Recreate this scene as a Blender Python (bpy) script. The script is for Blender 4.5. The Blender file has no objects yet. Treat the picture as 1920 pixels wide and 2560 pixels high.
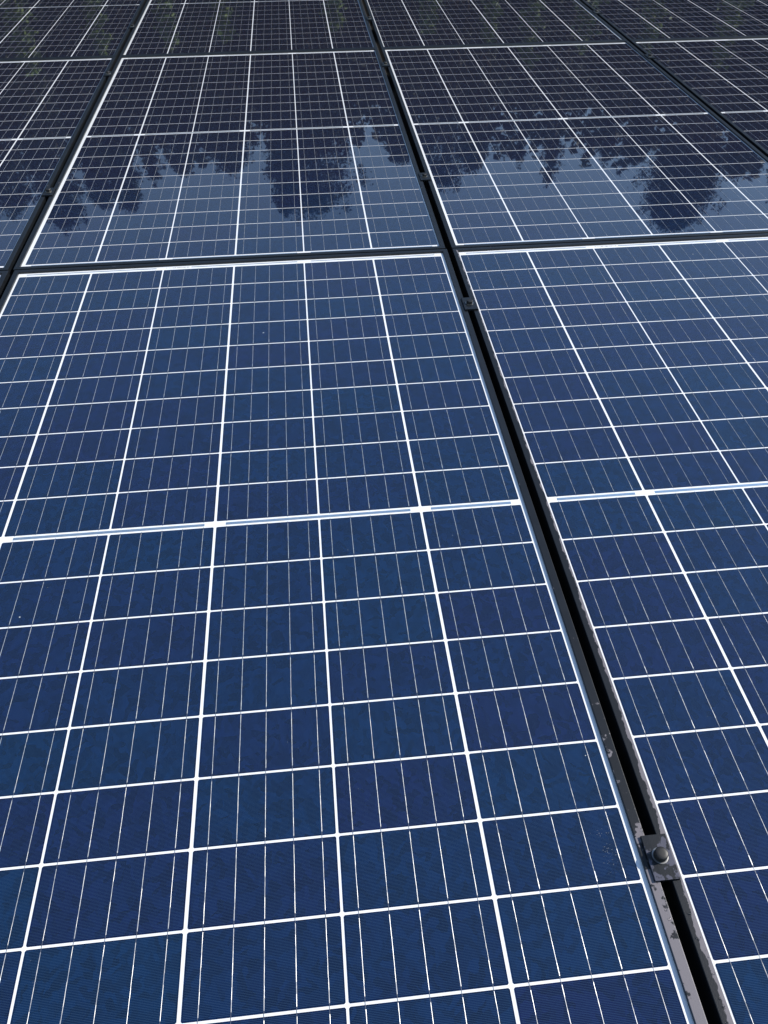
import bpy, bmesh, math, random
from mathutils import Vector, Matrix
random.seed(7)
S = bpy.context.scene
COL = S.collection
rad = math.radians

# ------------------------------------------------------------------ camera
cd = bpy.data.cameras.new('camera'); cam = bpy.data.objects.new('camera', cd); COL.objects.link(cam)
Rr = (0.99487303, -0.10112273, -0.00135841)      # right
Rd = (-0.0729922, -0.70869066, -0.70173334)      # down
Rf = (0.0699985, 0.69823473, -0.7124384)         # forward
CAM = Vector((0.66559, -1.68259, 0.86801))
cam.matrix_world = Matrix(((Rr[0], -Rd[0], -Rf[0], CAM[0]), (Rr[1], -Rd[1], -Rf[1], CAM[1]),
                           (Rr[2], -Rd[2], -Rf[2], CAM[2]), (0, 0, 0, 1)))
cd.sensor_fit = 'VERTICAL'; cd.sensor_height = 36.0; cd.sensor_width = 27.0
cd.lens = 1917.136 / 2560 * 36
cd.shift_x = -1.05 / 2560; cd.shift_y = 0.82 / 2560
cd.clip_start = 0.02; cd.clip_end = 3000
S.camera = cam
S.render.resolution_x = 768; S.render.resolution_y = 1024

# ------------------------------------------------------------------ light
SUN_EL = 38.0; SUN_AZ = 12.0          # azimuth measured from +x towards +y
sd = Vector((math.cos(rad(SUN_EL)) * math.cos(rad(SUN_AZ)), math.cos(rad(SUN_EL)) * math.sin(rad(SUN_AZ)), math.sin(rad(SUN_EL))))
W = bpy.data.worlds.new('World'); S.world = W; W.use_nodes = True
wn = W.node_tree.nodes; wl = W.node_tree.links
bg = wn['Background']; bg.inputs['Strength'].default_value = 0.15
sky = wn.new('ShaderNodeTexSky'); sky.sky_type = 'NISHITA'; sky.sun_disc = False
sky.sun_elevation = rad(SUN_EL); sky.sun_rotation = rad(90 - SUN_AZ)
sky.air_density = 1.0; sky.dust_density = 0.05; sky.ozone_density = 0.6
wl.new(sky.outputs[0], bg.inputs[0])
sl = bpy.data.lights.new('sun', 'SUN'); sl.energy = 4.6; sl.angle = rad(0.5); sl.color = (1, 0.95, 0.87)
so = bpy.data.objects.new('sun', sl); COL.objects.link(so)
so.rotation_euler = sd.to_track_quat('Z', 'Y').to_euler()
S.view_settings.view_transform = 'Standard'; S.view_settings.look = 'None'
S.view_settings.exposure = 0.34; S.view_settings.gamma = 1; S.view_settings.use_curve_mapping = False

# ------------------------------------------------------------------ helpers
def tag(o, label=None, cat=None, group=None, kind=None):
    if label: o['label'] = label
    if cat: o['category'] = cat
    if group: o['group'] = group
    if kind: o['kind'] = kind
    return o

def link(o, parent=None):
    COL.objects.link(o)
    if parent: o.parent = parent
    return o

def empty(name, loc=(0, 0, 0)):
    o = bpy.data.objects.new(name, None); o.location = loc; o.empty_display_size = 0.1
    return link(o)

def mesh_obj(name, me, parent=None, loc=(0, 0, 0)):
    o = bpy.data.objects.new(name, me); o.location = loc
    return link(o, parent)

class MB:
    def __init__(s): s.v = []; s.f = []; s.m = []
    def face(s, pts, m=0):
        i = len(s.v); s.v += [tuple(p) for p in pts]; s.f.append(tuple(range(i, i + len(pts)))); s.m.append(m)
    def box(s, x0, x1, y0, y1, z0, z1, m=0):
        i = len(s.v)
        s.v += [(x0, y0, z0), (x1, y0, z0), (x1, y1, z0), (x0, y1, z0), (x0, y0, z1), (x1, y0, z1), (x1, y1, z1), (x0, y1, z1)]
        for q in ((3, 2, 1, 0), (4, 5, 6, 7), (0, 1, 5, 4), (1, 2, 6, 5), (2, 3, 7, 6), (3, 0, 4, 7)):
            s.f.append(tuple(i + k for k in q)); s.m.append(m)
    def tube(s, pts, rads, n=8, m=0, cap=True):
        rings = []
        for k, p in enumerate(pts):
            p = Vector(p); a = Vector(pts[max(0, k - 1)]); b = Vector(pts[min(len(pts) - 1, k + 1)])
            d = (b - a).normalized(); u = d.orthogonal().normalized(); w = d.cross(u)
            i = len(s.v)
            for j in range(n):
                t = 2 * math.pi * j / n
                s.v.append(tuple(p + (u * math.cos(t) + w * math.sin(t)) * rads[k]))
            rings.append(i)
        for a, b in zip(rings, rings[1:]):
            for j in range(n):
                s.f.append((a + j, a + (j + 1) % n, b + (j + 1) % n, b + j)); s.m.append(m)
        if cap:
            s.f.append(tuple(rings[-1] + j for j in range(n))); s.m.append(m)
    def lathe(s, prof, n=24, m=0, cx=0, cy=0):
        rings = []
        for r, z in prof:
            i = len(s.v)
            for j in range(n):
                t = 2 * math.pi * j / n
                s.v.append((cx + r * math.cos(t), cy + r * math.sin(t), z))
            rings.append(i)
        for a, b in zip(rings, rings[1:]):
            for j in range(n):
                s.f.append((a + j, a + (j + 1) % n, b + (j + 1) % n, b + j)); s.m.append(m)
        s.f.append(tuple(rings[-1] + j for j in range(n))); s.m.append(m)
    def mesh(s, name, mats, smooth=False):
        me = bpy.data.meshes.new(name); me.from_pydata(s.v, [], s.f)
        for mt in (mats if isinstance(mats, (list, tuple)) else [mats]): me.materials.append(mt)
        me.polygons.foreach_set('material_index', s.m)
        if smooth: me.polygons.foreach_set('use_smooth', [True] * len(s.f))
        me.update(); return me
    def build(s, name, mats, parent=None, loc=(0, 0, 0), smooth=False):
        return mesh_obj(name, s.mesh(name, mats, smooth), parent, loc)

# ------------------------------------------------------------------ materials
def new_mat(name):
    m = bpy.data.materials.new(name); m.use_nodes = True
    return m, m.node_tree.nodes, m.node_tree.links, m.node_tree.nodes['Principled BSDF']

def N(nodes, typ, **kw):
    n = nodes.new(typ)
    for k, v in kw.items():
        if k.startswith('i_'): n.inputs[k[2:]].default_value = v
        else: setattr(n, k, v)
    return n

def math_node(nt, op, a, b=None, c=None):
    n = nt.nodes.new('ShaderNodeMath'); n.operation = op
    for i, v in enumerate((a, b, c)):
        if v is None: continue
        if isinstance(v, (int, float)): n.inputs[i].default_value = v
        else: nt.links.new(v, n.inputs[i])
    return n.outputs[0]

def mix_rgb(nt, fac, a, b):
    n = nt.nodes.new('ShaderNodeMix'); n.data_type = 'RGBA'
    for sock, v in ((n.inputs['Factor'], fac), (n.inputs['A'], a), (n.inputs['B'], b)):
        if isinstance(v, (int, float, tuple)): sock.default_value = v
        else: nt.links.new(v, sock)
    return n.outputs['Result']

# one toughened front glass over everything in a panel: a coat with the faint
# orange-peel of rolled solar glass
def glass_coat(m, bsdf, rough=0.012, ior=1.52):
    nt = m.node_tree
    geo = nt.nodes.new('ShaderNodeNewGeometry')
    n1 = N(nt.nodes, 'ShaderNodeTexNoise', i_Scale=9.0, i_Detail=1.0)
    n2 = N(nt.nodes, 'ShaderNodeTexNoise', i_Scale=230.0, i_Detail=1.5)
    nt.links.new(geo.outputs['Position'], n1.inputs['Vector']); nt.links.new(geo.outputs['Position'], n2.inputs['Vector'])
    h = math_node(nt, 'ADD', math_node(nt, 'MULTIPLY', n1.outputs['Fac'], 0.000028), math_node(nt, 'MULTIPLY', n2.outputs['Fac'], 0.0000030))
    b = N(nt.nodes, 'ShaderNodeBump', i_Strength=1.0, i_Distance=1.0)
    nt.links.new(h, b.inputs['Height']); nt.links.new(b.outputs[0], bsdf.inputs['Coat Normal'])
    bsdf.inputs['Coat Weight'].default_value = 1.0
    bsdf.inputs['Coat Roughness'].default_value = rough
    bsdf.inputs['Coat IOR'].default_value = ior

CELL = 0.1585; CH = 0.07995; RG = 0.00280
m_cell, nd, lk, bs = new_mat('polycrystalline_silicon'); nt = m_cell.node_tree
tc = nd.new('ShaderNodeTexCoord'); oi = nd.new('ShaderNodeObjectInfo')
sep = nd.new('ShaderNodeSeparateXYZ'); lk.new(tc.outputs['Object'], sep.inputs[0])
offs = N(nd, 'ShaderNodeVectorMath', operation='ADD')
lk.new(tc.outputs['Object'], offs.inputs[0])
cmb = nd.new('ShaderNodeCombineXYZ')
lk.new(math_node(nt, 'MULTIPLY', oi.outputs['Random'], 37.0), cmb.inputs[0]); lk.new(math_node(nt, 'MULTIPLY', oi.outputs['Random'], 91.0), cmb.inputs[1])
lk.new(cmb.outputs[0], offs.inputs[1])
vor = N(nd, 'ShaderNodeTexVoronoi', i_Scale=120.0); 
nz = N(nd, 'ShaderNodeTexNoise', i_Scale=40.0, i_Detail=3.0)
lk.new(offs.outputs[0], nz.inputs['Vector'])
dist = N(nd, 'ShaderNodeVectorMath', operation='MULTIPLY_ADD'); dist.inputs[1].default_value = (0.03, 0.03, 0)
lk.new(nz.outputs['Color'], dist.inputs[0]); lk.new(offs.outputs[0], dist.inputs[2])
lk.new(dist.outputs[0], vor.inputs['Vector'])
sv = nd.new('ShaderNodeSeparateColor'); lk.new(vor.outputs['Color'], sv.inputs[0])
big = N(nd, 'ShaderNodeTexNoise', i_Scale=14.0, i_Detail=2.0); lk.new(offs.outputs[0], big.inputs['Vector'])
geo = nd.new('ShaderNodeNewGeometry')
wide = N(nd, 'ShaderNodeTexNoise', i_Scale=3.0, i_Detail=1.0); lk.new(geo.outputs['Position'], wide.inputs['Vector'])
# hue of the anti-reflection film: from violet to teal
hf = math_node(nt, 'ADD', math_node(nt, 'MULTIPLY', oi.outputs['Random'], 0.60), math_node(nt, 'MULTIPLY', big.outputs['Fac'], 0.40))
cr = nd.new('ShaderNodeValToRGB'); lk.new(hf, cr.inputs[0])
el = cr.color_ramp.elements
el[0].position = 0.2; el[0].color = (0.0030, 0.0078, 0.0420, 1)
el[1].position = 0.8; el[1].color = (0.0010, 0.0130, 0.0470, 1)
e = el.new(0.5); e.color = (0.0016, 0.0102, 0.0440, 1)
val = math_node(nt, 'ADD', 0.70, math_node(nt, 'MULTIPLY', sv.outputs[0], 0.60))
hv = nd.new('ShaderNodeVectorMath'); hv.operation = 'SCALE'; lk.new(cr.outputs[0], hv.inputs[0]); lk.new(val, hv.inputs['Scale'])
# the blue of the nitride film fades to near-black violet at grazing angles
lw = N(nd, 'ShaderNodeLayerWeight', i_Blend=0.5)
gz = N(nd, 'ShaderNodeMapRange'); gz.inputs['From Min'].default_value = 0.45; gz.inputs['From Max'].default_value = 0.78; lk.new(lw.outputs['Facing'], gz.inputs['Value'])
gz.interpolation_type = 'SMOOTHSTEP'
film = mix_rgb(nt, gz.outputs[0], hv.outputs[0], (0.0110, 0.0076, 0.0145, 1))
# printed silver fingers, 1.4 mm apart, stopping short of the cell edge
fr = math_node(nt, 'FRACT', math_node(nt, 'MULTIPLY', sep.outputs['Y'], 1 / 0.00141))
ln = math_node(nt, 'LESS_THAN', fr, 0.15)
inx = math_node(nt, 'LESS_THAN', math_node(nt, 'ABSOLUTE', sep.outputs['X']), CELL / 2 - 0.0014)
iny = math_node(nt, 'LESS_THAN', math_node(nt, 'ABSOLUTE', sep.outputs['Y']), CH / 2 - 0.0010)
fin = math_node(nt, 'MULTIPLY', math_node(nt, 'MULTIPLY', ln, inx), math_node(nt, 'MULTIPLY', iny, 0.24))
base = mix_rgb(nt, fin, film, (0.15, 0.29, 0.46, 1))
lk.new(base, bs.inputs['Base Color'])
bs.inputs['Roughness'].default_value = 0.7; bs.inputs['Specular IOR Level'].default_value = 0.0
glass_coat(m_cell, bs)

def wet_noise(nt, scale, detail=5.0):
    g = nt.nodes.new('ShaderNodeNewGeometry')
    n = N(nt.nodes, 'ShaderNodeTexNoise', i_Scale=scale, i_Detail=detail, i_Roughness=0.6)
    nt.links.new(g.outputs['Position'], n.inputs['Vector']); return g, n

m_back, nd, lk, bs = new_mat('white_backsheet'); nt = m_back.node_tree
g, n1 = wet_noise(nt, 6.0)
lk.new(mix_rgb(nt, n1.outputs['Fac'], (0.80, 0.81, 0.81, 1), (0.86, 0.86, 0.85, 1)), bs.inputs['Base Color'])
bs.inputs['Roughness'].default_value = 0.6; bs.inputs['Specular IOR Level'].default_value = 0.2
glass_coat(m_back, bs)

m_wire, nd, lk, bs = new_mat('tinned_copper_wire'); nt = m_wire.node_tree
g, n1 = wet_noise(nt, 190.0, 2.0)
mr = N(nd, 'ShaderNodeMapRange'); mr.inputs['From Min'].default_value = 0.3; mr.inputs['From Max'].default_value = 0.7
mr.inputs['To Min'].default_value = 0.3; mr.inputs['To Max'].default_value = 1.0; lk.new(n1.outputs['Fac'], mr.inputs['Value'])
lk.new(mix_rgb(nt, mr.outputs[0], (0.22, 0.25, 0.32, 1), (0.60, 0.59, 0.56, 1)), bs.inputs['Base Color'])
bs.inputs['Metallic'].default_value = 0.45; bs.inputs['Roughness'].default_value = 0.42
glass_coat(m_wire, bs)

m_link, nd, lk, bs = new_mat('wire_between_cells')
bs.inputs['Base Color'].default_value = (0.24, 0.25, 0.27, 1); bs.inputs['Metallic'].default_value = 0.6; bs.inputs['Roughness'].default_value = 0.4
glass_coat(m_link, bs)

m_rib, nd, lk, bs = new_mat('tinned_ribbon'); nt = m_rib.node_tree
g, n1 = wet_noise(nt, 120.0, 4.0)
st = N(nd, 'ShaderNodeMapRange'); st.inputs['From Min'].default_value = 0.50; st.inputs['From Max'].default_value = 0.56; lk.new(n1.outputs['Fac'], st.inputs['Value'])
lk.new(mix_rgb(nt, math_node(nt, 'MULTIPLY', st.outputs[0], 0.35), (0.50, 0.62, 0.70, 1), (0.74, 0.76, 0.76, 1)), bs.inputs['Base Color'])
bs.inputs['Metallic'].default_value = 0.82; bs.inputs['Roughness'].default_value = 0.22
glass_coat(m_rib, bs)

m_ink, nd, lk, bs = new_mat('grey_label_ink')
bs.inputs['Base Color'].default_value = (0.30, 0.30, 0.30, 1); bs.inputs['Roughness'].default_value = 0.6

# black anodised aluminium with a dried/wet lime film whose ragged edges are real stains
def frame_material(name, stain, y_from=-0.9, y_to=-1.5, edge=0.0, pale=(0.17, 0.155, 0.165, 1), scale=60.0):
    m, nd, lk, bs = new_mat(name); nt = m.node_tree
    g, n1 = wet_noise(nt, scale, 6.0)
    sp = nd.new('ShaderNodeSeparateXYZ'); lk.new(g.outputs['Position'], sp.inputs[0])
    grad = N(nd, 'ShaderNodeMapRange'); grad.inputs['From Min'].default_value = y_from; grad.inputs['From Max'].default_value = y_to
    grad.inputs['To Min'].default_value = -0.17; grad.inputs['To Max'].default_value = stain; lk.new(sp.outputs['Y'], grad.inputs['Value'])
    tco = nd.new('ShaderNodeTexCoord'); so_ = nd.new('ShaderNodeSeparateXYZ'); lk.new(tco.outputs['Object'], so_.inputs[0])
    a = math_node(nt, 'ADD', n1.outputs['Fac'], grad.outputs[0])
    if edge:
        x0 = math_node(nt, 'SUBTRACT', 0.0082, math_node(nt, 'MULTIPLY', grad.outputs[0], 0.010))
        a = math_node(nt, 'ADD', math_node(nt, 'MULTIPLY', n1.outputs['Fac'], 0.75), 0.17)
        a = math_node(nt, 'ADD', a, math_node(nt, 'MULTIPLY', math_node(nt, 'SUBTRACT', so_.outputs['X'], x0), edge))
    th = N(nd, 'ShaderNodeMapRange'); th.inputs['From Min'].default_value = 0.54; th.inputs['From Max'].default_value = 0.565; lk.new(a, th.inputs['Value'])
    nz_ = N(nd, 'ShaderNodeSeparateXYZ'); lk.new(g.outputs['Normal'], nz_.inputs[0])
    up = math_node(nt, 'GREATER_THAN', nz_.outputs['Z'], 0.5)
    fac = math_node(nt, 'MULTIPLY', th.outputs[0], up)
    n2 = N(nd, 'ShaderNodeTexNoise', i_Scale=25.0, i_Detail=3.0); lk.new(g.outputs['Position'], n2.inputs['Vector'])
    drk = mix_rgb(nt, n2.outputs['Fac'], (0.0055, 0.0065, 0.008, 1), (0.012, 0.014, 0.017, 1))
    lk.new(mix_rgb(nt, fac, drk, pale), bs.inputs['Base Color'])
    n3 = N(nd, 'ShaderNodeTexNoise', i_Scale=900.0, i_Detail=1.0); lk.new(g.outputs['Position'], n3.inputs['Vector'])
    bp = N(nd, 'ShaderNodeBump', i_Strength=0.25, i_Distance=0.0003); lk.new(n3.outputs['Fac'], bp.inputs['Height']); lk.new(bp.outputs[0], bs.inputs['Normal'])
    bs.inputs['Roughness'].default_value = 0.34; bs.inputs['Specular IOR Level'].default_value = 0.38
    return m
m_frame = frame_material('black_anodised_frame', 0.12, -1.05, -1.5)
m_frame_edge = frame_material('black_anodised_frame_ragged', 0.14, -0.75, -1.45, 55.0)
m_clamp = frame_material('black_anodised_clamp', 0.02, -0.9, -1.42, 0.0, (0.075, 0.075, 0.10, 1), 45.0)

m_bolt, nd, lk, bs = new_mat('dark_bolt'); nt = m_bolt.node_tree
g, n1 = wet_noise(nt, 400.0, 3.0)
lk.new(mix_rgb(nt, n1.outputs['Fac'], (0.008, 0.008, 0.009, 1), (0.03, 0.029, 0.028, 1)), bs.inputs['Base Color'])
bs.inputs['Roughness'].default_value = 0.45; bs.inputs['Metallic'].default_value = 0.3
m_steel, nd, lk, bs = new_mat('stainless_washer')
bs.inputs['Base Color'].default_value = (0.30, 0.29, 0.27, 1); bs.inputs['Metallic'].default_value = 1; bs.inputs['Roughness'].default_value = 0.32
m_alu, nd, lk, bs = new_mat('dull_mounting_aluminium'); nt = m_alu.node_tree
g, n1 = wet_noise(nt, 12.0, 4.0)
lk.new(mix_rgb(nt, n1.outputs['Fac'], (0.03, 0.03, 0.032, 1), (0.06, 0.06, 0.062, 1)), bs.inputs['Base Color'])
bs.inputs['Metallic'].default_value = 0.2; bs.inputs['Roughness'].default_value = 0.6

m_drop, nd, lk, bs = new_mat('water_drop')
bs.inputs['Base Color'].default_value = (1, 1, 1, 1); bs.inputs['Transmission Weight'].default_value = 1.0; bs.inputs['IOR'].default_value = 1.33; bs.inputs['Roughness'].default_value = 0.02
m_dust, nd, lk, bs = new_mat('pale_dust')
bs.inputs['Base Color'].default_value = (0.42, 0.43, 0.42, 1); bs.inputs['Roughness'].default_value = 0.9

m_ground, nd, lk, bs = new_mat('meadow_ground'); nt = m_ground.node_tree
g, n1 = wet_noise(nt, 0.35, 6.0); n2 = N(nd, 'ShaderNodeTexNoise', i_Scale=18.0, i_Detail=6.0); lk.new(g.outputs['Position'], n2.inputs['Vector'])
c1 = mix_rgb(nt, n1.outputs['Fac'], (0.035, 0.055, 0.018, 1), (0.085, 0.085, 0.035, 1))
lk.new(mix_rgb(nt, math_node(nt, 'MULTIPLY', n2.outputs['Fac'], 0.6), c1, (0.05, 0.04, 0.025, 1)), bs.inputs['Base Color']); bs.inputs['Roughness'].default_value = 0.95
m_soil, nd, lk, bs = new_mat('dark_soil'); nt = m_soil.node_tree
g, n1 = wet_noise(nt, 30.0, 6.0)
lk.new(mix_rgb(nt, n1.outputs['Fac'], (0.012, 0.010, 0.008, 1), (0.035, 0.028, 0.02, 1)), bs.inputs['Base Color']); bs.inputs['Roughness'].default_value = 1.0

def leaf_mat(name, c0, c1):
    m, nd, lk, bs = new_mat(name); nt = m.node_tree
    g, n1 = wet_noise(nt, 1.1, 5.0)
    ob = nd.new('ShaderNodeObjectInfo')
    f = math_node(nt, 'ADD', math_node(nt, 'MULTIPLY', n1.outputs['Fac'], 0.8), math_node(nt, 'MULTIPLY', ob.outputs['Random'], 0.2))
    lk.new(mix_rgb(nt, f, c0, c1), bs.inputs['Base Color']); bs.inputs['Roughness'].default_value = 0.65
    bs.inputs['Specular IOR Level'].default_value = 0.3
    return m
m_leaf_dark = leaf_mat('dark_needles', (0.010, 0.018, 0.009, 1), (0.030, 0.044, 0.018, 1))
m_leaf_mid = leaf_mat('mid_green_leaves', (0.016, 0.030, 0.010, 1), (0.045, 0.068, 0.022, 1))
m_leaf_light = leaf_mat('light_green_leaves', (0.07, 0.12, 0.02, 1), (0.17, 0.22, 0.05, 1))
m_bark, nd, lk, bs = new_mat('bark'); nt = m_bark.node_tree
g, n1 = wet_noise(nt, 9.0, 6.0)
lk.new(mix_rgb(nt, n1.outputs['Fac'], (0.035, 0.026, 0.018, 1), (0.12, 0.095, 0.07, 1)), bs.inputs['Base Color']); bs.inputs['Roughness'].default_value = 0.95

# ------------------------------------------------------------------ ground
GZ = -0.62
mb = MB(); n = 24
for i in range(n):
    for j in range(n):
        x0 = -900 + i * 75; y0 = -900 + j * 75
        mb.face([(x0, y0, GZ), (x0 + 75, y0, GZ), (x0 + 75, y0 + 75, GZ), (x0, y0 + 75, GZ)])
tag(mb.build('ground', m_ground), kind='structure')
mb = MB(); mb.face([(-3, -3.5, GZ + 0.004), (5, -3.5, GZ + 0.004), (5, 7.2, GZ + 0.004), (-3, 7.2, GZ + 0.004)])
tag(mb.build('soil_bed', m_soil), kind='structure')

# ------------------------------------------------------------------ solar panels
PX = 1.0169; PY = 1.7186; PH = 0.08275; MG = 0.0128; GT = 0.0042; GN = 0.0031
COLX = [CELL * k + off for k, off in enumerate((0, GT, GT + GN, 2 * GT + GN, 2 * GT + 2 * GN, 3 * GT + 2 * GN))]
CW = COLX[5] + CELL
ROWY = []
for r in range(20):
    ROWY.append(-(r * PH + (0 if r < 10 else MG - RG)) - CH / 2)
RB = ROWY[-1] - CH / 2                       # bottom edge of the lowest cells
LIPZ = 0.0042; FD = 0.031
FX0, FX1 = -0.0165, 0.9885                   # outer frame, panel coordinates
FY0, FY1 = 0.0285 - 1.7172, 0.0285
LW_ = 0.0118

def cell_mesh():
    mb = MB(); a = CELL / 2; b = CH / 2; c = 0.0013
    P = [(-a + c, -b), (a - c, -b), (a, -b + c), (a, b - c), (a - c, b), (-a + c, b), (-a, b - c), (-a, -b + c)]
    mb.face([(x, y, 0.0002) for x, y in P])
    for (x0, y0), (x1, y1) in zip(P, P[1:] + P[:1]):
        mb.face([(x0, y0, 0), (x1, y1, 0), (x1, y1, 0.0002), (x0, y0, 0.0002)])
    return mb.mesh('solar_cell', m_cell)

def busbar_mesh(seed, low=True, high=True):
    rnd = random.Random(seed); mb = MB()
    for k in range(5):
        x = -CELL / 2 + CELL * (0.1 + 0.2 * k)
        y0 = -CH / 2 + rnd.uniform(0.0022, 0.0045); y1 = CH / 2 - rnd.uniform(0.0010, 0.0045)
        w = 0.00032; n = 7
        for i in range(n):                  # slightly wavy flattened wire, thicker at its solder ends
            ya = y0 + (y1 - y0) * i / n; yb = y0 + (y1 - y0) * (i + 1) / n
            dx = rnd.uniform(-1, 1) * 0.00008
            ww = w * (1.0 + rnd.uniform(-0.14, 0.14)) * (1.45 if i == 0 and rnd.random() < 0.5 else 1.0)
            z = 0.00035 + rnd.uniform(0, 0.00008)
            mb.face([(x - ww + dx, ya, 0.00024), (x + dx, ya, z), (x + dx, yb, z), (x - ww + dx, yb, 0.00024)][::-1])
            mb.face([(x + dx, ya, z), (x + ww + dx, ya, 0.00024), (x + ww + dx, yb, 0.00024), (x + dx, yb, z)][::-1])
        q = 0.00022
        mb.face([(x - q, y1, 0.00026), (x + q, y1, 0.00026), (x + q, CH / 2 + RG / 2 + 0.0002, 0.00026), (x - q, CH / 2 + RG / 2 + 0.0002, 0.00026)], 1)
        mb.face([(x - q, -CH / 2 - RG / 2, 0.00026), (x + q, -CH / 2 - RG / 2, 0.00026), (x + q, y0, 0.00026), (x - q, y0, 0.00026)], 1)
    return mb.mesh('busbars', [m_wire, m_link])
CELLM = cell_mesh(); BUSM = [busbar_mesh(s) for s in range(9)]

def frame_bar(L, wl, wr):
    """profile along local +y, outer face at x=0, lip towards +x, mitred at both ends"""
    prof = [(0, -FD), (0, LIPZ - 0.0009), (0.00025, LIPZ - 0.0003), (0.0009, LIPZ), (LW_ - 0.0005, LIPZ), (LW_, LIPZ - 0.0005),
            (LW_, -0.0012), (0.0018, -0.0012), (0.0018, -FD)]
    mb = MB(); n = len(prof); pts = []
    for end in (0, 1):
        for x, z in prof:
            y = x if end == 0 else L - x
            mb.v.append((x, y, z))
    for j in range(n):
        k = (j + 1) % n
        mb.f.append((j, n + j, n + k, k)); mb.m.append(0)
    mb.f.append(tuple(range(n))); mb.m.append(0); mb.f.append(tuple(range(2 * n - 1, n - 1, -1))); mb.m.append(0)
    return mb
Lx = FX1 - FX0; Ly = FY1 - FY0
LONG = frame_bar(Ly, 0, 0).mesh('long_frame_bar', m_frame); LONG_R = frame_bar(Ly, 0, 0).mesh('long_frame_bar', m_frame_edge)
SHORT = frame_bar(Lx, 0, 0).mesh('short_frame_bar', m_frame)

def ribbon(x0, x1, y0, y1, seed):
    rnd = random.Random(seed); mb = MB(); n = max(2, int((x1 - x0) / 0.02))
    zs = [0.0003 + rnd.uniform(0, 0.00012) for _ in range(n + 1)]
    for i in range(n):
        a = x0 + (x1 - x0) * i / n; b = x0 + (x1 - x0) * (i + 1) / n
        mb.face([(a, y0, zs[i]), (b, y0, zs[i + 1]), (b, y1, zs[i + 1]), (a, y1, zs[i])])
    return mb

def make_panel(cx, cy, dx=0.0, fx=0.0, label='', serial=False):
    z1 = 0.0014; t1 = -0.0069; t2 = -0.0077
    if cy <= 0: zb, t = 0.0, 0.0
    elif cy == 1: zb, t = z1, t1
    else: zb, t = z1 + t1 * PY + 0.0002, t2
    root = empty('solar_panel', (cx * PX, cy * PY, zb + t * 1.70))
    root.rotation_euler = (math.atan(t), 0, 0)
    tag(root, label, 'solar panel', 'black-framed solar panels of the array')
    # frame: two long bars, two short bars
    a = mesh_obj('long_frame_bar', LONG, root, (FX0 + fx, FY0, 0))
    b = mesh_obj('long_frame_bar', LONG, root, (FX1 + fx, FY1, 0)); b.rotation_euler.z = math.pi
    if cy == 0 and cx == 1: a.data = LONG_R
    c = mesh_obj('short_frame_bar', SHORT, root, (FX1 + fx, FY0, 0)); c.rotation_euler.z = math.pi / 2
    d = mesh_obj('short_frame_bar', SHORT, root, (FX0 + fx, FY1, 0)); d.rotation_euler.z = -math.pi / 2
    mb = MB(); mb.box(FX0 + fx + 0.003, FX1 + fx - 0.003, FY0 + 0.003, FY1 - 0.003, -0.0011, 0.0)
    mb.build('backsheet', m_back, root)
    rnd = random.Random(cx * 31 + cy * 7 + 5)
    for r in range(20):
        for k in range(6):
            c = mesh_obj('solar_cell', CELLM, root, (COLX[k] + CELL / 2 + dx, ROWY[r], 0.00015))
            mesh_obj('busbars', rnd.choice(BUSM), c)['kind'] = 'stuff'
    # collector ribbons
    ins = 0.0145; ym = -10 * PH + (PH - CH) - MG / 2 - RG / 2 + 0.0
    ym = (ROWY[9] - CH / 2 + ROWY[10] + CH / 2) / 2
    for i, (p, q) in enumerate(((0, 0), (1, 2), (3, 4), (5, 5))):
        ribbon(COLX[p] + ins + dx, COLX[q] + CELL - ins + dx, ym - 0.0025, ym + 0.0025, i).build('collector_ribbon', m_rib, root)
    for i, (p, q) in enumerate(((0, 1), (2, 3), (4, 5))):
        x0 = COLX[p] + ins
        if i == 1: x0 = COLX[p] + 0.062
        ribbon(x0 + dx, COLX[q] + CELL - ins + dx, 0.0078, 0.0103, 7 + i).build('collector_ribbon', m_rib, root)
        ribbon(COLX[p] + ins + dx, COLX[q] + CELL - ins + dx, RB - 0.0095, RB - 0.0045, 11 + i).build('collector_ribbon', m_rib, root)
    # solder joints where the cell wires meet the ribbons stay in the wire mesh; serial strip under the glass
    if serial:
        mb = MB(); x = COLX[2] + 0.0195 + dx; xe = COLX[2] + 0.0575 + dx; r2 = random.Random(cx + 40)
        while x < xe:
            w = r2.choice((0.0003, 0.0003, 0.0006, 0.0009)); mb.face([(x, 0.0072, 0.0004), (x + w, 0.0072, 0.0004), (x + w, 0.0108, 0.0004), (x, 0.0108, 0.0004)])
            x += w + r2.choice((0.0004, 0.0006, 0.0010, 0.0022))
        x = COLX[2] + 0.004 + dx
        mb.face([(x, 0.0088, 0.0004), (x + 0.0018, 0.0080, 0.0004), (x + 0.0034, 0.0092, 0.0004), (x + 0.0018, 0.0102, 0.0004)])
        for j in range(4):
            xa = x + 0.006 + j * 0.0018
            mb.face([(xa, 0.0082, 0.0004), (xa + 0.0008, 0.0082, 0.0004), (xa + 0.0008, 0.0096, 0.0004), (xa, 0.0096, 0.0004)])
        tag(mb.build('serial_strip', m_ink, root), 'small grey barcode and serial marks printed on the white top margin', kind='stuff')
    return root

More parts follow.
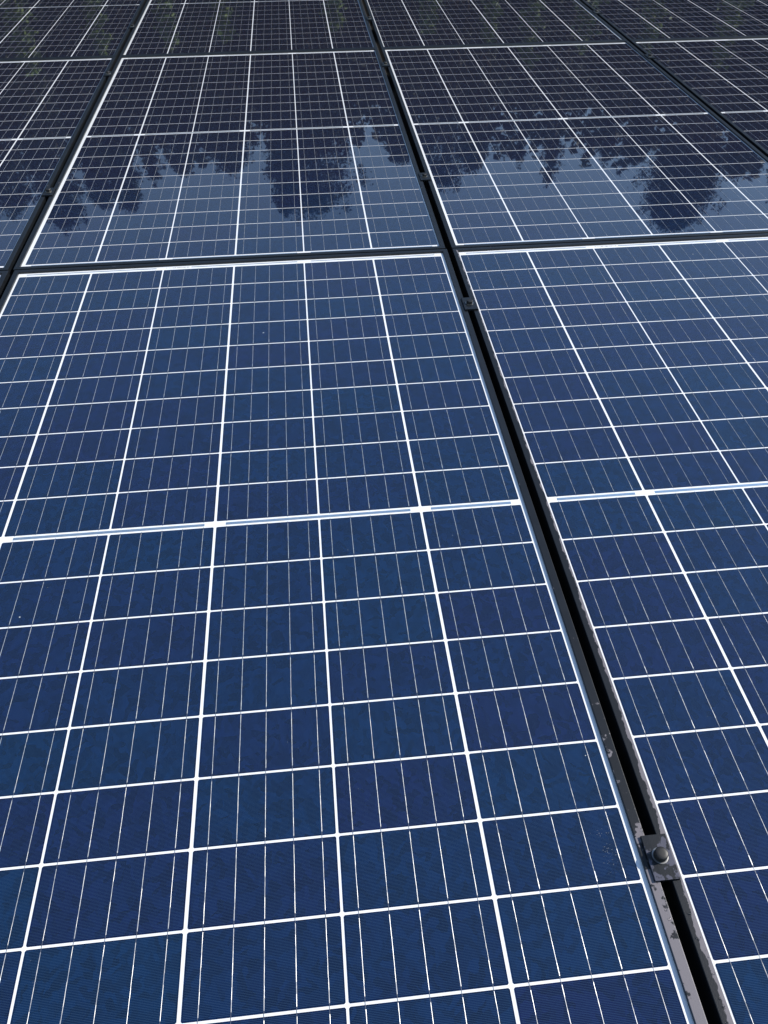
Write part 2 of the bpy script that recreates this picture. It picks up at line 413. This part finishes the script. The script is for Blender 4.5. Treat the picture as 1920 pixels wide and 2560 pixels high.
panels = [
 (-1, 0, 0, -0.001, 'solar panel at the left edge showing only a sliver of its black frame', False),
 (0, 0, 0, 0, 'nearest and largest solar panel, filling the lower left below the cross seam', True),
 (1, 0, 0, 0.001, 'near solar panel right of the gap, its left frame bar edged with pale lime', True),
 (2, 0, 0, 0, 'near solar panel beyond the right edge of the photo beside the near right panel', False),
 (-1, 1, 0, -0.0027, 'solar panel along the left edge in the middle row, mirroring dark trees', False),
 (0, 1, 0.001, -0.003, 'middle-row solar panel left of the central gap, mirroring the broad dark tree and grey-blue sky', False),
 (1, 1, 0.003, 0, 'middle-row solar panel right of the central gap, mirroring a lone round tree crown', False),
 (2, 1, 0, 0, 'middle-row solar panel at the right edge, cut off by the photo beyond the diagonal gap', False),
 (-1, 2, 0, -0.003, 'farthest-row solar panel in the top left corner, with green foliage mirrored in it', False),
 (0, 2, 0, -0.003, 'farthest-row solar panel at top centre left, between the left gap and the central gap', False),
 (1, 2, 0, 0, 'farthest-row solar panel at top centre right, dark violet cells right of the central gap', False),
 (2, 2, 0, 0, 'farthest-row solar panel in the top right corner, beyond the diagonal gap', False),
]
for cx, cy, dx, fx, lab, ser in panels: make_panel(cx, cy, dx, fx, lab, ser)

# ------------------------------------------------------------------ clamps
def zat(y):
    if y < 0.03: return LIPZ
    if y < PY + 0.03: return LIPZ + 0.0014 - 0.0069 * (y - 0.03)
    return LIPZ + 0.0014 - 0.0069 * PY - 0.0077 * (y - PY - 0.03)

def clamp_mesh():
    hl = 0.0240; T = 0.0030
    prof = [(-0.0140, 0.0), (-0.0140, T - 0.0006), (-0.0134, T - 0.0001), (-0.0066, T), (-0.0058, T + 0.00002), (0.0058, T + 0.00002), (0.0066, T),
            (0.0136, T), (0.0142, T - 0.0006), (0.0142, 0.0), (0.0050, 0.0), (0.0050, -0.022), (0.0030, -0.022), (0.0030, -0.0012), (-0.0030, -0.0012), (-0.0030, -0.022), (-0.0050, -0.022), (-0.0050, 0.0)]
    mb = MB(); n = len(prof)
    for y in (-hl, hl):
        for x, z in prof: mb.v.append((x, y, z))
    for j in range(n):
        k = (j + 1) % n; mb.f.append((j, n + j, n + k, k)); mb.m.append(0)
    for (a, b, c_, d) in ((0, 1, 2, 3), ):
        pass
    top = [0, 1, 2, 3, 4, 5, 6, 7, 8, 9, 10, 17]
    mb.f.append(tuple(top)); mb.m.append(0); mb.f.append(tuple(n + i for i in reversed(top))); mb.m.append(0)
    l1 = [17, 14, 15, 16]; l2 = [10, 11, 12, 13]; br = [17, 10, 13, 14]
    for q in (l1, l2, br):
        mb.f.append(tuple(q)); mb.m.append(0); mb.f.append(tuple(n + i for i in reversed(q))); mb.m.append(0)
    return mb.mesh('clamp_plate', m_clamp)

def bolt_meshes():
    mb = MB(); mb.lathe([(0.0042, 0.0), (0.0088, 0.0), (0.0090, 0.0004), (0.0089, 0.0012), (0.0080, 0.0013)], 28)
    wash = mb.mesh('washer', m_steel)
    mb = MB(); mb.lathe([(0.0073, 0.0012), (0.0073, 0.0018), (0.0071, 0.0080), (0.0068, 0.0087), (0.0060, 0.0091), (0.0030, 0.0093), (0.0008, 0.00935)], 28)
    head = mb.mesh('bolt_head', m_bolt, True)
    # six-sided head of the farther clamps
    mb = MB(); R6 = 0.0072
    mb.lathe([(R6, 0.0012), (R6, 0.0060), (R6 * 0.86, 0.0069), (R6 * 0.5, 0.0071)], 6)
    hexh = mb.mesh('bolt_head', m_bolt)
    return wash, head, hexh
CL = clamp_mesh(); WA, HE, HX = bolt_meshes()
clamps = [
 (0.9963, -1.395, 'large black clamp with a domed bolt, lime-stained, in the near gap at lower right'),
 (0.9963, -0.229, 'black clamp with a hex bolt just below the cross seam in the central gap'),
 (0.9935, 0.455, 'black clamp in the central gap above the cross seam, beside the mirrored sky'),
 (0.9935, 1.518, 'small black clamp in the central gap just below the farther cross seam'),
 (0.9935, 2.205, 'topmost black clamp in the central gap, beyond the farther cross seam'),
 (-0.0258, 0.460, 'black clamp in the left gap near the left edge of the photo'),
 (-0.0258, 1.512, 'small black clamp in the left gap just below the farther cross seam'),
 (-0.0258, 2.185, 'topmost black clamp in the left gap'),
 (2.0140, 1.512, 'small black clamp in the right diagonal gap below the farther cross seam'),
 (2.0140, 2.205, 'topmost black clamp in the right diagonal gap at the top of the photo'),
]
for i, (x, y, lab) in enumerate(clamps):
    r = empty('panel_clamp', (x, y, zat(y) + 0.0002)); r.rotation_euler.z = random.uniform(-0.012, 0.012)
    tag(r, lab, 'clamp', 'clamps holding the panels in the gaps')
    mesh_obj('clamp_plate', CL, r)
    mesh_obj('washer', WA, r, (0.0, 0.001, 0.0027))
    h = mesh_obj('bolt_head', HE if i == 0 else HX, r, (0.0, 0.001, 0.0027)); h.rotation_euler.z = random.uniform(0, 1)

# ------------------------------------------------------------------ rails and posts under the array
k = 0
for row in range(3):
    for yy, nm in ((-1.395 if row == 0 else -1.262, 'lower'), (-0.229 if row == 0 else -0.205, 'upper')):
        y = row * PY + yy; zt = zat(y) - LIPZ - FD - 0.004
        r = empty('mounting_rail', (0, y, zt))
        rn = ('nearest', 'middle', 'farthest')[row]
        tag(r, 'dark aluminium %s rail running under the %s row of panels' % (nm, rn), 'rail', 'rails under the panels')
        mb = MB(); mb.box(-1.25, 3.3, -0.02, 0.02, -0.04, 0.0); mb.build('rail_profile', m_alu, r)
        for px in (-0.9, 0.5, 1.9, 3.1):
            mb = MB(); mb.box(px - 0.025, px + 0.025, -0.025, 0.025, GZ - zt, -0.0405); mb.build('post', m_alu, r)

# ------------------------------------------------------------------ little marks on glass and frame
mb = MB(); rnd = random.Random(3)
def disc(mb, x, y, z, r, n=7):
    a0 = rnd.uniform(0, 6); rr = [r * rnd.uniform(0.6, 1.15) for _ in range(n)]
    mb.face([(x + rr[j] * math.cos(a0 + 6.283 * j / n), y + rr[j] * math.sin(a0 + 6.283 * j / n), z) for j in range(n)])
for x, y, r in ((0.555, -0.289, 0.0018), (0.222, -0.985, 0.0014), (1.566, -0.052, 0.0012), (1.18, -0.47, 0.0006), (0.82, -0.33, 0.0006), (0.951, -1.268, 0.0008)):
    disc(mb, x, y, 0.0006, r)
for _ in range(90):
    disc(mb, rnd.uniform(0.1, 1.5), rnd.uniform(-1.5, -0.05), 0.0006, rnd.uniform(0.00015, 0.0004))
for _ in range(60):                         # dried splash beside the near clamp
    t = rnd.random(); disc(mb, 0.935 + 0.018 * t + rnd.gauss(0, 0.003), -1.405 + 0.05 * rnd.random(), 0.0006, rnd.uniform(0.0001, 0.0003))
tag(mb.build('dust_specks', m_dust), 'scattered pale dust specks lying on the two nearest panels', 'dust', kind='stuff')
mb = MB()
for _ in range(26):
    x = rnd.uniform(1.0035, 1.0115); y = rnd.uniform(-1.62, -1.43); r = rnd.uniform(0.0004, 0.0013)
    prof = [(r * math.cos(a), LIPZ + 0.00005 + 0.55 * r * math.sin(a)) for a in (0, 0.35, 0.75, 1.1, 1.45)]
    mb.lathe(prof, 12, 0, x, y)
for x, y in ((0.9845, -1.447), (0.9847, -1.456)):
    r = 0.0014; mb.lathe([(r * math.cos(a), LIPZ + 0.00005 + 0.6 * r * math.sin(a)) for a in (0, 0.35, 0.75, 1.1, 1.45)], 12, 0, x, y)
tag(mb.build('water_drops', m_drop, smooth=True), 'small water drops beaded on the stained frame bars beside the near clamp', 'water drops', kind='stuff')

# ------------------------------------------------------------------ trees (mirrored in the glass)
def leaf(mb, p, s, rnd):
    a = rnd.uniform(0, 6.283); b = rnd.uniform(-0.9, 0.9)
    u = Vector((math.cos(a), math.sin(a), b * 0.6)).normalized(); w = u.cross(Vector((rnd.uniform(-1, 1), rnd.uniform(-1, 1), rnd.uniform(0.2, 1)))).normalized()
    s1 = s * rnd.uniform(0.6, 1.3)
    mb.face([p - u * s1 * 0.5, p + w * s1 * 0.32, p + u * s1 * 0.5, p - w * s1 * 0.32])

def broad_tree(H, Wd, seed, leafs, size, low=0.25):
    rnd = random.Random(seed); tr = MB(); cr = MB()
    pts = [(0, 0, 0)]; x = y = 0
    for k in range(1, 7):
        x += rnd.uniform(-.06, .06) * H * .12; y += rnd.uniform(-.06, .06) * H * .12; pts.append((x, y, H * 0.9 * k / 6))
    tr.tube(pts, [H * 0.022 * (1 - 0.82 * k / 6) for k in range(7)], 9)
    lumps = []; nl = 44
    for k in range(nl):
        u = ((k + 0.5) / nl) ** 1.25                      # depth below the tip, 0..1 of the crown
        d = u * H * (1 - low)
        q = min(1.0, d / (0.62 * Wd)); prof = math.sqrt(max(0.02, 1 - (1 - q) ** 2)) * (1.0 if u < 0.8 else 1.0 - 1.6 * (u - 0.8))
        R = Wd * rnd.uniform(0.13, 0.25)
        a = k * 2.4 + rnd.uniform(-0.5, 0.5); r = max(0.0, Wd * 0.5 * prof - R * 0.8) * rnd.uniform(0.75, 1.12)
        c = Vector((r * math.cos(a), r * math.sin(a), H - d - R * 0.6))
        lumps.append((c, R))
        b0 = Vector(pts[max(0, min(6, int((c.z / H - 0.12) * 6.5)))])
        tr.tube([b0, b0.lerp(c, 0.5) + Vector((0, 0, -0.01 * H)), c], [H * 0.006, H * 0.004, H * 0.0015], 5)
    for k in range(34):                                  # sprays that break the outline
        d = rnd.uniform(0.0, 0.85) * H * (1 - low); q = min(1.0, (d + 0.05 * Wd) / (0.62 * Wd)); a = rnd.uniform(0, 6.283)
        r = Wd * 0.5 * math.sqrt(1 - (1 - q) ** 2) * rnd.uniform(0.90, 1.18)
        lumps.append((Vector((r * math.cos(a), r * math.sin(a), H - d - (0.0 if q < 1 else 0.1))), Wd * rnd.uniform(0.045, 0.10)))
    vol = sum(R ** 2 for _, R in lumps)
    for c, R in lumps:
        for _ in range(int(leafs * R ** 2 / vol)):
            d = Vector((rnd.gauss(0, 1), rnd.gauss(0, 1), rnd.gauss(0, 1))).normalized()
            p = c + d * R * (rnd.random() ** 0.5) * rnd.uniform(0.7, 1.45); p.z = max(p.z, 0.2)
            leaf(cr, p, size, rnd)
    ch = H * (1 - low)
    for _ in range(int(leafs * 0.45)):                  # leaves inside the crown
        d = ch * rnd.uniform(0.02, 0.95); q = min(1.0, d / (0.62 * Wd)); r = Wd * 0.46 * math.sqrt(1 - (1 - q) ** 2) * math.sqrt(rnd.random()) * rnd.uniform(0.8, 1.0)
        a = rnd.uniform(0, 6.283); leaf(cr, Vector((r * math.cos(a), r * math.sin(a), H - d)), size * 1.3, rnd)
    return tr, cr

def conifer(H, Wd, seed, leafs, size):
    rnd = random.Random(seed); tr = MB(); cr = MB()
    tr.tube([(0, 0, 0), (0.02, 0, H * .5), (0, 0, H * 0.97)], [H * .02, H * .012, H * .002], 9)
    nb = int(H * 9)
    for k in range(nb):
        t = 0.1 + 0.88 * k / nb; a = k * 2.4 + rnd.uniform(-.3, .3)
        r = Wd * 0.5 * ((1 - t) ** 0.75) * rnd.uniform(0.7, 1.1) + 0.05
        e_ = Vector((r * math.cos(a), r * math.sin(a), t * H - r * 0.25)); s0 = Vector((0, 0, t * H))
        tr.tube([s0, e_], [H * .003, H * .001], 4)
        for _ in range(int(leafs / nb)):
            q = rnd.random() ** 0.7; p = s0.lerp(e_, q)
            p += Vector((rnd.gauss(0, 1), rnd.gauss(0, 1), rnd.gauss(0, 0.6))) * (0.05 + 0.13 * r)
            leaf(cr, p, size, rnd)
    leafs_top = 60
    for _ in range(leafs_top): leaf(cr, Vector((rnd.gauss(0, .05), rnd.gauss(0, .05), H * rnd.uniform(.93, 1.0))), size, rnd)
    return tr, cr

def place_tree(name, tr, cr, az, dist, label, group, leafm, cat='tree'):
    x = CAM.x + dist * math.sin(rad(az)); y = CAM.y + dist * math.cos(rad(az))
    r = empty(name, (x, y, GZ)); tag(r, label, cat, group)
    tr.build('trunk', m_bark, r, smooth=True); cr.build('crown', leafm, r)
    return r
def top_h(el, dist): return dist * math.tan(rad(el)) - 0.87 - GZ   # virtual image: the camera below the glass

G1 = 'trees mirrored in the panels'
# az, elevation of the tip, angular width, kind, label
front = [
 (-17.2, 22.6, 2.6, 'b', 'slender leafy tree mirrored lowest at the left side of the middle-row panel'),
 (-14.4, 21.8, 1.8, 'b', 'thin leafy tree, second from the left of the mirrored tips'),
 (-12.7, 22.1, 1.9, 'b', 'thin leafy tree, third from the left of the mirrored tips'),
 (-10.7, 20.9, 2.6, 'c', 'short pointed conifer mirrored left of the broad tree'),
 (-8.6, 20.3, 2.2, 'b', 'low ragged tree filling the dip left of the mirrored sky notch'),
 (-5.2, 20.5, 3.4, 'b', 'rounded medium tree mirrored just left of the broad dark tree'),
 (0.5, 23.35, 6.6, 'B', 'broad dense tree, the widest dark mirror image left of the central gap'),
 (-1.6, 23.2, 2.0, 'b', 'narrow tree merging into the left flank of the broad mirrored tree'),
 (7.0, 20.2, 2.4, 'b', 'low tree mirrored across the central gap'),
 (10.0, 21.8, 3.6, 'b', 'bushy tree mirrored just right of the central gap'),
 (12.2, 20.6, 1.8, 'b', 'small ragged tree beside the bushy one right of the central gap'),
 (15.4, 20.3, 1.6, 'c', 'thin pointed conifer mirrored left of the large pine'),
 (17.6, 21.5, 4.0, 'c', 'large pine with a pointed mirror image, middle of the right-hand panel'),
 (21.3, 19.9, 2.4, 'c', 'small conifer between the large pine and the round tree'),
 (23.3, 19.5, 1.6, 'b', 'small tree at the left foot of the round-crowned tree'),
 (26.7, 23.05, 5.2, 'R', 'round-crowned tree on a clear stem, mirrored alone at the right'),
 (29.9, 19.5, 2.0, 'b', 'ragged tree mirrored near the right edge of the photo'),
 (-20.2, 21.2, 3.2, 'b', 'leafy tree mirrored at the far left edge'),
 (33.5, 20.6, 3.6, 'b', 'tree standing just beyond the right edge of the mirrored row'),
 (-24.5, 21.0, 3.6, 'b', 'tree standing just beyond the left edge of the mirrored row'),
]
for i, (az, el_, wd, kind, lab) in enumerate(front):
    D = 25.0 + (i * 37 % 5) * 0.5
    H = top_h(el_, D); Wm = D * math.tan(rad(wd))
    if kind == 'c': tr, cr = conifer(H, Wm * 1.7, 100 + i, 9000, 0.10); nm, lm = 'pine_tree', m_leaf_dark
    elif kind == 'R': tr, cr = broad_tree(H, Wm, 100 + i, 16000, 0.075, 0.76); nm, lm = 'round_tree', m_leaf_dark
    elif kind == 'B': tr, cr = broad_tree(H, Wm, 100 + i, 26000, 0.085, 0.25); nm, lm = 'broadleaf_tree', m_leaf_dark
    else: tr, cr = broad_tree(H, Wm * 1.2, 100 + i, 13000, 0.08, 0.3); nm, lm = 'broadleaf_tree', m_leaf_mid
    place_tree(nm, tr, cr, az, D, lab, G1, lm)
bush = [(-16.6, 13.2, 2.4, 'bright green pointed bush mirrored in the top left panel'), (-12.2, 12.6, 1.6, 'olive bush right of the bright green pointed one'),
        (-8.0, 12.6, 1.8, 'slim green bush mirrored at the top, left of centre'), (2.5, 11.8, 1.6, 'small green bush mirrored left of the central gap'),
        (8.6, 12.0, 1.8, 'green bush mirrored just right of the central gap'), (18.5, 12.9, 2.4, 'yellow-green bush mirrored at the top right'),
        (-19.5, 13.4, 2.2, 'green bush mirrored in the top left corner'), (-4.5, 12.3, 1.4, 'small olive bush mirrored at the top centre left'), (12.5, 12.4, 1.7, 'olive bush mirrored right of the central gap near the top edge'),
        (15.2, 13.8, 1.5, 'narrow tall bush mirrored between the olive and yellow-green bushes'), (22.5, 12.5, 2.2, 'low green bush mirrored close to the right diagonal gap'), (27.0, 13.0, 2.4, 'green bush mirrored in the top right corner')]
for i, (az, el_, wd, lab) in enumerate(bush):
    D = 15.0 + i % 3; H = top_h(el_ + 0.7, D); tr, cr = conifer(H, 1.35 * D * math.tan(rad(wd)), 300 + i, 2400, 0.10)
    place_tree('garden_bush', tr, cr, az, D, lab, 'bushes in front of the trees', m_leaf_light, 'bush')

# the wood behind: one mass
mb = MB(); rnd = random.Random(11)
hs = {}
def hprof(az): return 18.9 + 0.45 * math.sin(az * 0.9 + 1) + 0.4 * math.sin(az * 2.3) + 0.35 * math.sin(az * 5.1)
for _ in range(90000):
    az = rnd.uniform(-62, 66); D = rnd.uniform(30, 40)
    H = D * math.tan(rad(hprof(az) + rnd.gauss(0, 0.25))) - 0.87 - GZ
    z = H * rnd.random() ** 0.8
    leaf(mb, Vector((CAM.x + D * math.sin(rad(az)), CAM.y + D * math.cos(rad(az)), GZ + z)), 0.42, rnd)
for k in range(46):
    az = -60 + k * 2.75 + rnd.uniform(-.6, .6); D = rnd.uniform(31, 36); x = CAM.x + D * math.sin(rad(az)); y = CAM.y + D * math.cos(rad(az))
    mb.tube([(x, y, GZ), (x + rnd.uniform(-.3, .3), y, GZ + 9)], [0.16, 0.05], 6)
tag(mb.build('distant_wood', m_leaf_dark), 'dense dark wood behind the single trees', 'wood', kind='stuff')

# added unseen rise behind the wood, blocks sky showing through the leaves
mb = MB(); P = []
naz = 80; prof = [(38, 0.0), (43, 8.0), (48, 14.2), (54, 17.0), (62, 19.0), (75, 20.5), (110, 21.5), (260, 22.0), (880, 22.0)]
rnd = random.Random(5); bump = [rnd.uniform(-0.4, 0.4) for _ in range(naz + 1)]
for i in range(naz + 1):
    az = rad(-100 + 200 * i / naz)
    P.append([(CAM.x + D * math.sin(az), CAM.y + D * math.cos(az), GZ - 0.02 + h * (0.95 + 0.09 * bump[i])) for D, h in prof])
for i in range(naz):
    for j in range(len(prof) - 1):
        mb.face([P[i][j], P[i + 1][j], P[i + 1][j + 1], P[i][j + 1]][::-1])
m_backdrop = leaf_mat('backdrop_slope', (0.008, 0.014, 0.007, 1), (0.022, 0.034, 0.014, 1))
tag(mb.build('added_backdrop_hill', m_backdrop), kind='structure')
